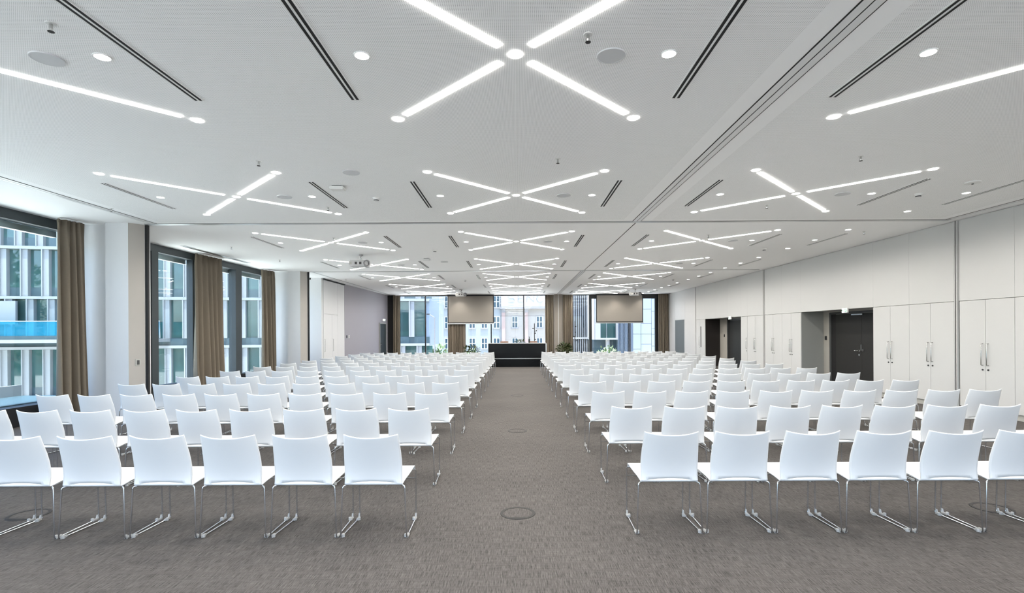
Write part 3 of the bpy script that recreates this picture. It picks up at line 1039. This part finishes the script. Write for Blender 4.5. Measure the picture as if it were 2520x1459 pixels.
def glide_me(s, y):
    bm = B()
    x = s * (0.2495 - 0.014 * y / 0.432)
    box(bm, x - 0.011, x + 0.011, y - 0.03, y + 0.03, 0.0, 0.017, bev=0.004)
    xo = x - s * 0.010
    lathe(bm, [(0.012, 0.002), (0.012, 0.022), (0.008, 0.026)], 10, loc=(xo, y - 0.012, 0))
    if y > 0.2:
        tube(bm, [(x, y + 0.02, 0.015), (x, y + 0.027, 0.042)], [0.008, 0.0065], 8)
    me = bpy.data.meshes.new('glide')
    bmesh.ops.recalc_face_normals(bm, faces=bm.faces[:])
    bm.to_mesh(me); bm.free()
    me.materials.append(M['clip'])
    return me

bm = B()
tube(bm, [(-0.237, 0.425, 0.335), (0.237, 0.425, 0.335)], 0.005, 8)
bar_me = bpy.data.meshes.new('crossbar')
bm.to_mesh(bar_me); bm.free(); bar_me.materials.append(M['chrome'])
LEG = {s: leg_me(s, 8) for s in (-1, 1)}
LEG_LO = {s: leg_me(s, 5) for s in (-1, 1)}
GL = {(s, y): glide_me(s, y) for s in (-1, 1) for y in (0.04, 0.392)}

def add(name, me, parent):
    o = bpy.data.objects.new(name, me)
    COL.objects.link(o)
    o.parent = parent
    return o

def make_chair(full):
    e = empty('stacking_chair')
    add('seat', seat_me, e)
    add('backrest', back_me, e)
    for s in (-1, 1):
        l = add('sled_leg', (LEG if full else LEG_LO)[s], e)
        if full:
            for y in (0.04, 0.392):
                add('glide', GL[(s, y)], l)
    add('crossbar', bar_me, e)
    return e

pf = [None, None]
rj = random.Random(3)
for side, sn, x0, yo in ((-1, 'left', 1.09, 0.0), (1, 'right', 1.16, 0.04)):
    for r in range(13):
        for k in range(10):
            if r == 0 and k > 7:
                continue
            full = r < 6
            i = 0 if full else 1
            if pf[i] is None:
                pf[i] = c = make_chair(full)
            else:
                c = copy_tree(pf[i])
            c.location = (side * (x0 + 0.5335 * k) + rj.uniform(-0.003, 0.003), 3.87 + yo + 1.335 * r + rj.uniform(-0.012, 0.012), 0)
            c.rotation_euler = (0, 0, rj.uniform(-0.007, 0.007))
            row = 'nearest row' if r == 0 else ('farthest row' if r == 12 else ORD[r] + ' row')
            seat = 'aisle seat' if k == 0 else ORDN[k] + ' seat from the aisle'
            if k == 9: seat = 'outermost seat by the ' + ('windows' if side < 0 else 'cupboards')
            tag(c, f'white shell chair in the {sn} block, {row}, {seat}', 'chair', f'white chairs in the {sn} block')

# ------------------------------------------------------------------ counter and what stands at the far end
e = empty('speaker_counter', (0.03, 23.0, 0))
build('top', boxb(-1.32, 1.3, -0.02, 0.62, 1.045, 1.072, bev=0.004), M['counter_top'], e)
build('front_panel', boxb(-1.28, 1.26, 0.0, 0.03, 0.40, 1.044), M['counter'], e)
build('trim_strip', boxb(-1.26, 1.25, 0.012, 0.03, 0.355, 0.40), M['steel'], e)
build('lower_panel', boxb(-1.26, 1.25, 0.02, 0.05, 0.0, 0.355), M['counter'], e)
for s, x in ((-1, -1.3), (1, 1.28)):
    build('side_panel', boxb(x - 0.02, x + 0.02, 0.0, 0.6, 0.0, 1.044), M['counter'] if s < 0 else M['alu'], e)
tag(e, 'long gloss-black speaker counter with white top at the end of the aisle', 'counter')

def back_chair(x, label):
    e = empty('high_chair', (x, 24.1, 0))
    build('backrest', boxb(-0.19, 0.19, 0.25, 0.29, 0.72, 1.135, bev=0.015), M['tan'], e)
    build('seat', boxb(-0.2, 0.2, -0.15, 0.25, 0.6, 0.66, bev=0.015), M['tan'], e)
    for sx in (-1, 1):
        for y in (-0.13, 0.27):
            build('leg', tube(B(), [(sx * 0.18, y, 0), (sx * 0.18, y, 0.73 if y > 0 else 0.62)], 0.012, 8), M['steel'], e)
    return tag(e, label, 'chair', 'tan chairs behind the counter')
back_chair(-0.60, 'tan leather chair behind the black counter, left one, only backrest top showing')
back_chair(0.78, 'tan leather chair behind the black counter, right one, beside the bottle')

e = build('bottle', lathe(B(), [(0.03, 0), (0.036, 0.01), (0.036, 0.15), (0.014, 0.2), (0.013, 0.27), (0.016, 0.272), (0.016, 0.285)], 14), M['bottle'], smooth=True, loc=(0.56, 23.3, 1.075))
tag(e, 'small dark bottle standing on the white top of the black counter', 'bottle')

def coat_stand(loc, top, knobs, label):
    e = empty('coat_stand', loc)
    build('base', lathe(B(), [(0.17, 0), (0.17, 0.015), (0.02, 0.025)], 20), M['dark_plastic'], e)
    build('pole', tube(B(), [(0, 0, 0.015), (0, 0, top)], 0.018, 8), M['floor_ring'], e)
    for dx, z in knobs:
        k = build('hook_arm', tube(B(), [(0, 0, z - 0.05), (dx, -0.04, z)], 0.009, 6), M['floor_ring'], e)
        build('ball_knob', ball(B(), (dx, -0.04, z), 0.032, 2), M['black'], k, smooth=True)
    return tag(e, label, 'coat stand', 'ball-knob coat stands')
coat_stand((0.88, 25.6, 0), 2.0, [(-0.075, 1.75), (0.09, 1.63), (0.035, 1.51), (0.03, 1.2)], 'slim coat stand with black ball knobs behind the counter')
coat_stand((3.1, 27.4, 0), 2.15, [(0.05, 1.85), (-0.05, 1.32), (0.10, 1.12), (0.03, 1.55)], 'slim dark coat stand with ball knobs right of the far beige pier')

def leaf_cloud(bm, c, rx, ry, rz, n, size, rnd, droop=0.3, hollow=0.35):
    for _ in range(n):
        while True:
            p = Vector((rnd.uniform(-1, 1), rnd.uniform(-1, 1), rnd.uniform(-1, 1)))
            if hollow < p.length < 1: break
        q = Vector((c[0] + p.x * rx, c[1] + p.y * ry, c[2] + p.z * rz))
        d = Vector((p.x, p.y, p.z * 0.6 + rnd.uniform(-droop, droop))).normalized()
        d = (d + Vector((rnd.uniform(-.6, .6), rnd.uniform(-.6, .6), rnd.uniform(-.6, .6)))).normalized()
        s = d.cross(Vector((rnd.uniform(-.4, .4), rnd.uniform(-.4, .4), 1))).normalized()
        L = size * rnd.uniform(0.6, 1.3)
        w = L * 0.28
        nn = d.cross(s) * (L * 0.08)
        a, b, m1, m2 = q, q + d * L, q + d * L * 0.45 + s * w + nn, q + d * L * 0.45 - s * w + nn
        v = [bm.verts.new(x) for x in (a, m1, b, m2)]
        bm.faces.new((v[0], v[1], v[2])); bm.faces.new((v[0], v[2], v[3]))
    return bm

def plant(loc, h0, rx, rz, n, size, label, seed):
    rnd = random.Random(seed)
    e = empty('potted_plant', loc)
    build('pot', lathe(B(), [(0.13, 0), (0.17, h0), (0.15, h0), (0.14, h0 - 0.03)], 20), M['pot'], e)
    bm = B()
    for k in range(9):
        a = 2 * PI * k / 9 + rnd.uniform(-.2, .2)
        rr = rnd.uniform(0.5, 1.0)
        tube(bm, [(0, 0, h0 - 0.02), (math.cos(a) * rx * .4 * rr, math.sin(a) * rx * .4 * rr, h0 + rz * 0.9 * rnd.uniform(.7, 1.2)), (math.cos(a) * rx * rr, math.sin(a) * rx * rr, h0 + rz * rnd.uniform(.7, 1.7))], 0.005, 5)
    st = build('stem', bm, M['leaf'], e)
    f = build('foliage', leaf_cloud(B(), (0, 0, h0 + rz), rx, rx, rz, n, size, rnd), M['leaf'], e)
    f['kind'] = 'stuff'
    return tag(e, label, 'plant', 'potted plants by the far windows')
plant((2.55, 27.3, 0), 0.42, 0.42, 0.26, 420, 0.15, 'bushy dark green potted plant in front of the far beige pier', 11)
plant((-2.42, 27.3, 0), 0.40, 0.42, 0.22, 170, 0.17, 'loose dark green potted plant left of the black counter', 12)
plant((0.15, 27.6, 0), 0.68, 0.32, 0.22, 160, 0.14, 'green potted plant behind the black counter between the tan chairs', 13)

# ------------------------------------------------------------------ outside: finned office building
def office(loc, rz, ua, ub):
    e = empty('office_building', loc, rz)
    bands = [-2.85, 0.62, 4.13, 7.60, 11.05]
    build('core', boxb(ua, ub, 0.45, 7, -6, 14.5), M['fac_dark'], e)
    for z in bands:
        build('floor_band', boxb(ua, ub, -0.12, 0.45, z - 0.08, z + 0.12), M['facade'], e)
    build('spandrel', boxb(ua, ub, 0.1, 0.45, 0.741, 1.25), M['fac_dark'], e)
    build('plinth', boxb(ua, ub, 0.1, 0.45, -6, -2.94), M['fac_dark'], e)
    P, FW = 1.275, 0.43
    fin_cache, pane_cache, low_cache = {}, {}, {}
    rows = [(-2.72, 0.53, lambda u: -0.56), (1.251, 4.04, lambda u: -0.26 if u < 4 else (0.61 if u < 20 else 0.15)), (4.26, 7.51, lambda u: -0.6), (7.73, 10.96, lambda u: -0.94)]
    rows.append((11.18, 14.4, lambda u: -0.2))
    for ri, (z0, z1, ph) in enumerate(rows):
        h = z1 - z0
        k = math.ceil((ua - 1) / P) - 1
        u = ua
        us = []
        kk = -60
        while kk < 60:
            u = ph(kk * P) + kk * P
            if ua + 0.05 < u < ub - 0.5 and (not us or u - us[-1] > 1.2): us.append(u)
            kk += 1
        for i, u in enumerate(us):
            if ri not in fin_cache:
                me = bpy.data.meshes.new('fin')
                bm = boxb(0, FW, 0, 0.42, 0, h)
                box(bm, 0.05, 0.11, -0.14, 0.001, 0, h)
                bm.to_mesh(me); bm.free(); me.materials.append(M['facade'])
                fin_cache[ri] = me
                me = bpy.data.meshes.new('pane')
                bm = boxb(0, P - FW, 0, 0.05, 0.62 if ri != 1 else 0.05, h)
                bm.to_mesh(me); bm.free(); me.materials.append(M['fac_glass'])
                pane_cache[ri] = me
                me = bpy.data.meshes.new('sill_panel')
                bm = boxb(0, P - FW, 0, 0.06, 0, 0.615 if ri != 1 else 0.045)
                bm.to_mesh(me); bm.free(); me.materials.append(M['fac_dark'])
                low_cache[ri] = me
            o = add('fin', fin_cache[ri], e); o.location = (u, 0, z0)
            g = add('pane', pane_cache[ri], e); g.location = (u + FW, 0.3, z0)
            w = (us[i + 1] - u - FW) if i + 1 < len(us) else P - FW
            g.scale = (w / (P - FW), 1, 1)
            o = add('sill_panel', low_cache[ri], e); o.location = (u + FW, 0.29, z0)
            o.scale = (w / (P - FW), 1, 1)
    # balcony with blue glass
    build('balcony_slab', boxb(ua, 8.7, -1.6, 0.1, 1.02, 1.24), M['facade'], e)
    build('balcony_fascia', boxb(ua, 8.72, -1.55, -1.45, 1.25, 1.5), M['fac_dark'], e)
    build('balcony_glass', boxb(ua, 8.75, -1.53, -1.50, 1.5, 2.45), M['blue_glass'], e)
    build('balcony_rail', tube(B(), [(ua, -1.52, 2.48), (8.75, -1.52, 2.48), (8.75, -1.52, 1.3)], 0.035, 6), M['facade'], e)
    build('white_panel', boxb(-2.6, -0.78, -0.2, 0.0, 2.3, 3.9), M['facade'], e)
    inv = (Matrix.Translation(loc) @ Matrix.Rotation(rz, 4, 'Z')).inverted()
    bm = prism(B(), [(-6.9, 40.75), (-7.3, 48.0), (-7.6, 48.0), (-7.2, 40.75)], 0.55, 14.5)
    bm.transform(inv)
    build('side_wall', bm, M['facade_blue'], e)
    return tag(e, 'white office building with vertical fins and teal glazing outside the left windows', 'building')
office((-33.7, 35.5, 0), math.atan(0.185), -20.0, 27.25)
# side of that building seen through the far window
struct('exterior_ground', boxb(-90, 90, YB + 0.6, 130, -6.2, -6.0), M['paving'])
struct('exterior_court', boxb(-90, -9.8, -40, YB + 0.6, -6.2, -6.0), M['paving'])
struct('exterior_yard', boxb(-9.8, 90, -60, -6, -6.2, -6.0), M['paving'])
# ledge outside the near left window
e = empty('window_ledge', (-9.6, 6.0, 0))
build('slab', boxb(-0.7, 0.55, -6, 4.6, 0.1, 0.30), M['ledge'], e)
build('edge_rail', boxb(-0.74, -0.66, -6, 4.6, 0.30, 0.52), M['facade'], e)
for y in (-3.5, 0.0, 3.5):
    build('rail_foot', boxb(-0.6, -0.5, y - 0.05, y + 0.05, 0.30, 0.44), M['facade'], e)
tag(e, 'slate blue ledge outside the near left window', 'ledge')

# ------------------------------------------------------------------ outside: old house beyond the far windows (plane Y = 70)
YH = 70.0
K = YH / 1260
hx = lambda px: (px - 1272) * K
hz = lambda py: 1.55 + (818 - py) * K
h = empty('old_house', (0, YH, 0))
build('wall', boxb(hx(1060), hx(1236), 0.05, 6, -6, 9.5), M['render_blue'], h)
build('wall', boxb(hx(1236), hx(1420), 0.0, 6, -6, hz(757)), M['render'], h)
pw = build('parapet', boxb(hx(1234), hx(1420), -0.6, 6, hz(755), hz(700)), M['sash'], h)
build('cornice', boxb(hx(1232), hx(1420), -0.75, 0.0, hz(760), hz(755)), M['stone'], h)

def house_window(px0, px1, py0, py1, d=0.0):
    x0, x1, z0, z1 = hx(px0), hx(px1), hz(py1), hz(py0)
    f = B()
    t = 0.09
    box(f, x0, x0 + t, d - 0.06, d + 0.1, z0, z1)
    box(f, x1 - t, x1, d - 0.06, d + 0.1, z0, z1)
    box(f, x0 + 0.002, x1 - 0.002, d - 0.055, d + 0.098, z1 - t, z1 - 0.002)
    box(f, x0 + 0.002, x1 - 0.002, d - 0.055, d + 0.098, z0 + 0.002, z0 + t)
    xm, zm = (x0 + x1) / 2, (z0 + z1) / 2
    box(f, xm - 0.06, xm + 0.06, d - 0.05, d + 0.096, z0 + 0.004, z1 - 0.004)
    box(f, x0 + 0.004, x1 - 0.004, d - 0.045, d + 0.094, zm - 0.05, zm + 0.05)
    o = build('window', f, M['sash'], h)
    for a, b in ((x0 + t, xm - .06), (xm + .06, x1 - t)):
        for c, e_ in ((z0 + t, zm - .05), (zm + .05, z1 - t)):
            build('pane', boxb(a, b, d - 0.04, d - 0.01, c, e_), M['house_pane'], o)
    build('sill', boxb(x0 - 0.08, x1 + 0.08, d - 0.16, d, z0 - 0.1, z0), M['stone'], o)
for x0, x1 in ((1094, 1110), (1154, 1170), (1184, 1200), (1213.5, 1230.5)):
    for y0, y1 in ((727, 757), (778, 807.5), (831, 858), (883, 910)):
        house_window(x0, x1, y0, y1, 0.05)
for x0, x1 in ((1259.5, 1275), (1320, 1335.6)):
    for y0, y1 in ((778, 807), (831, 858), (883, 910)):
        house_window(x0, x1, y0, y1, 0.0)
for x0, x1 in ((1235, 1243.4), (1292, 1299.5)):
    p = build('pilaster', boxb(hx(x0), hx(x1), -0.25, 0.0, -6, hz(769)), M['brick'], h)
    build('capital', boxb(hx(x0) - 0.03, hx(x1) + 0.03, -0.3, 0.0, hz(769), hz(760)), M['stone'], h)
    bm = B()
    z = hz(870)
    row = 0
    while z < hz(770):
        o_ = 0.11 if row % 2 else 0.0
        x = hx(x0) + 0.004 - o_
        while x < hx(x1):
            a, b = max(x, hx(x0) + .004), min(x + 0.215, hx(x1) - .004)
            if b - a > 0.03:
                box(bm, a, b, -0.275, -0.25, z, z + 0.085)
            x += 0.23
        z += 0.1
        row += 1
    q = build('brickwork', bm, M['brick'], p)
    q['kind'] = 'stuff'
# thin letters on the parapet
def letter(pts):
    build('letter', tube(B(), [(hx(x), -0.64, hz(y)) for x, y in pts], 0.045, 6), M['letter'], pw)
arc = lambda cx, cy, rx, ry, a0, a1, n=12: [(cx + rx * math.cos(math.radians(a0 + (a1 - a0) * i / n)), cy - ry * math.sin(math.radians(a0 + (a1 - a0) * i / n))) for i in range(n + 1)]
letter(arc(1258.3, 730.4, 7.6, 4.4, 25, 250, 12)[:-1] + [(1257, 735.0)] + arc(1258.3, 739.4, 8.4, 4.9, 70, -155, 14))
letter([(1275.5, 726.3), (1275.5, 743.6)])
letter([(1275.5, 726.5), (1286.5, 726.5)])
letter([(1275.5, 734.3), (1285.5, 734.3)])
letter([(1275.5, 743.4), (1286.5, 743.4)])
letter([(1297, 744), (1297, 726.3), (1314, 743.8), (1314, 726)])
letter(arc(1329.5, 735.0, 9.2, 9.0, 50, 310, 20))
tag(h, 'pale old house with four-pane windows, pink pilasters and lettered parapet outside', 'building')

# clouds of greenery outside
def bush(loc, rx, rz, n, size, m, label, seed):
    e = empty('garden_shrub', loc)
    rnd = random.Random(seed)
    build('stem', tube(B(), [(0, 0, 0), (0.05, 0, rz * 1.2)], 0.06, 6), M['bark'], e)
    f = build('foliage', leaf_cloud(B(), (0, 0, rz), rx, rx * 0.8, rz, n, size, rnd, hollow=0.1), M[m], e)
    f['kind'] = 'stuff'
    return tag(e, label, 'shrub', 'shrubs outside the far windows')
bush((-7.4, 49, -6), 1.5, 3.2, 1500, 0.42, 'leaf_pale', 'sunlit pale green shrub outside the far left window', 21)
bush((-4.9, 56, -6), 1.1, 2.9, 800, 0.4, 'leaf_pale', 'smaller sunlit green shrub beside the curtain behind the left screen', 22)
bush((6.0, 34.0, -1.2), 0.75, 0.9, 500, 0.22, 'leaf_pale', 'pale flowering shrub outside under the right projection screen', 23)
bush((7.55, 34.6, -1.2), 0.4, 0.55, 260, 0.2, 'leaf_pale', 'small pale shrub beside the white column outside at right', 24)

# street lamp outside
e = empty('street_lamp', (-6.2, 38.6, -6))
build('pole', tube(B(), [(0, 0, 0), (0, 0, 8.75)], 0.045, 8), M['stone'], e)
build('bracket', tube(B(), [(0, 0, 8.7), (-0.4, 0, 8.95)], 0.04, 6), M['stone'], e)
build('lamp_head', boxb(-0.6, -0.36, -0.08, 0.08, 8.93, 9.0, bev=0.02), M['dark_plastic'], e)
tag(e, 'slim grey street lamp outside the far left window', 'street lamp')

# ------------------------------------------------------------------ outside: neighbours beyond the far right window
YN = 38.0
KN = YN / 1260
nx = lambda px: (px - 1272) * KN
nz = lambda py: 1.55 + (818 - py) * KN
n1 = empty('finned_block', (nx(1440), YN + 1.0, 0))
ox = -nx(1440)
build('wall', boxb(ox + nx(1380), ox + nx(1453), 0.3, 6, -6, 12), M['sash'], n1)
build('floor_band', boxb(ox + nx(1380), ox + nx(1453), -0.1, 0.3, nz(835), nz(831)), M['sash'], n1)
for i in range(11):
    x = ox + nx(1394) + i * 0.16
    build('fin', boxb(x, x + 0.06, -0.05 - 0.02 * (i % 3), 0.299, -6, nz(835.2)), M['facade'], n1)
    build('fin', boxb(x + 0.02, x + 0.08, -0.05 - 0.02 * (i % 2), 0.299, nz(830.8), 12), M['facade'], n1)
for i in (3, 5, 8):
    x = ox + nx(1394) + i * 0.16 + 0.09
    build('window', boxb(x, x + 0.06, 0.24, 0.298, nz(806), nz(776)), M['fac_glass'], n1)
tag(n1, 'white block with closely set vertical fins outside right of the far pier', 'building')

n2 = empty('bay_window_house', (nx(1482), YN - 2.0, 0))
ox = -nx(1482)
y = 0
build('dark_base', boxb(ox + nx(1455), ox + nx(1509), 0.6, 5, -6, nz(836)), M['fac_dark'], n2)
bm = B()
box(bm, ox + nx(1455), ox + nx(1467), 0, 0.6, nz(836), 8)
box(bm, ox + nx(1504), ox + nx(1508), 0, 0.6, nz(836), 8)
box(bm, ox + nx(1467), ox + nx(1504), 0, 0.6, nz(836), nz(832))
build('bay_frame', bm, M['sash'], n2)
build('pane', boxb(ox + nx(1467), ox + nx(1482), 0.3, 0.36, nz(832), 8), M['fac_glass'], n2)
build('pane', boxb(ox + nx(1483), ox + nx(1504), 0.3, 0.36, nz(832), 8), M['fac_glass'], n2)
build('mullion', boxb(ox + nx(1482), ox + nx(1483), 0.24, 0.4, nz(832), 8), M['facade'], n2)
build('column', lathe(B(), [(0.14, -6), (0.14, nz(836))], 16, loc=(ox + nx(1485.5), 0.35, 0)), M['sash'], n2)
for i in range(8):
    x = ox + nx(1508.5) + i * (nx(1532) - nx(1508.5)) / 8
    build('fin', boxb(x, x + 0.05, -0.1, 0.1, -6, 8), M['fin_grey'], n2)
build('fin_wall', boxb(ox + nx(1508.5), ox + nx(1532), 0.101, 0.5, -6, 8), M['facade_blue'], n2)
build('black_post', boxb(ox + nx(1532), ox + nx(1536.5), -0.15, 0.4, -6, 8), M['frame_black'], n2)
build('grey_strip', boxb(ox + nx(1536.5), ox + nx(1542), -0.05, 0.4, -6, 8), M['fin_grey'], n2)
# pale cladding panels with offset joints
pxs = [(1542, 1561, [880, 858, 823, 797, 760, 725]), (1561, 1585.5, [880, 847, 823, 799, 765, 722]), (1585.5, 1611, [880, 851.5, 824, 811, 770, 741, 715]), (1611, 1640, [880, 850, 820, 790, 760, 730])]
build('cladding_backing', boxb(ox + nx(1542), ox + nx(1640), 0.0, 0.4, -6, 8), M['fin_grey'], n2)
for a, b, ys in pxs:
    for lo, hi in zip(ys, ys[1:]):
        build('cladding_panel', boxb(ox + nx(a) + 0.012, ox + nx(b) - 0.012, -0.05, 0.0, nz(lo) + 0.012, nz(hi) - 0.012), M['wall_pale'], n2)
    build('cladding_panel', boxb(ox + nx(a) + 0.012, ox + nx(b) - 0.012, -0.05, 0.0, nz(ys[-1]) + 0.012, 8), M['wall_pale'], n2)
    build('cladding_panel', boxb(ox + nx(a) + 0.012, ox + nx(b) - 0.012, -0.05, 0.0, -6, nz(ys[0]) - 0.012), M['wall_pale'], n2)
tag(n2, 'neighbouring house with white framed bay window and pale cladding outside', 'building')

# trees in the court left of the hall; they show as reflections in the office glazing
for i, (x, y, hgt) in enumerate(((-38, 6, 15), (-46, 12, 17), (-52, 3, 16), (-44, -5, 15))):
    e = empty('court_tree', (x, y, -6))
    rnd = random.Random(50 + i)
    build('trunk', tube(B(), [(0, 0, 0), (0.1, 0.1, hgt * 0.35), (0, 0, hgt * 0.75)], [0.3, 0.22, 0.08], 8), M['bark'], e)
    f = build('crown', leaf_cloud(B(), (0, 0, hgt * 0.6), 3.6, 3.6, hgt * 0.38, 2600, 0.7, rnd, hollow=0.2), M['leaf_tree'], e)
    tag(e, 'tall leafy tree reflected in the office glazing, ' + ['nearest', 'second', 'farthest', 'southern'][i] + ' of four', 'tree', 'trees in the court')
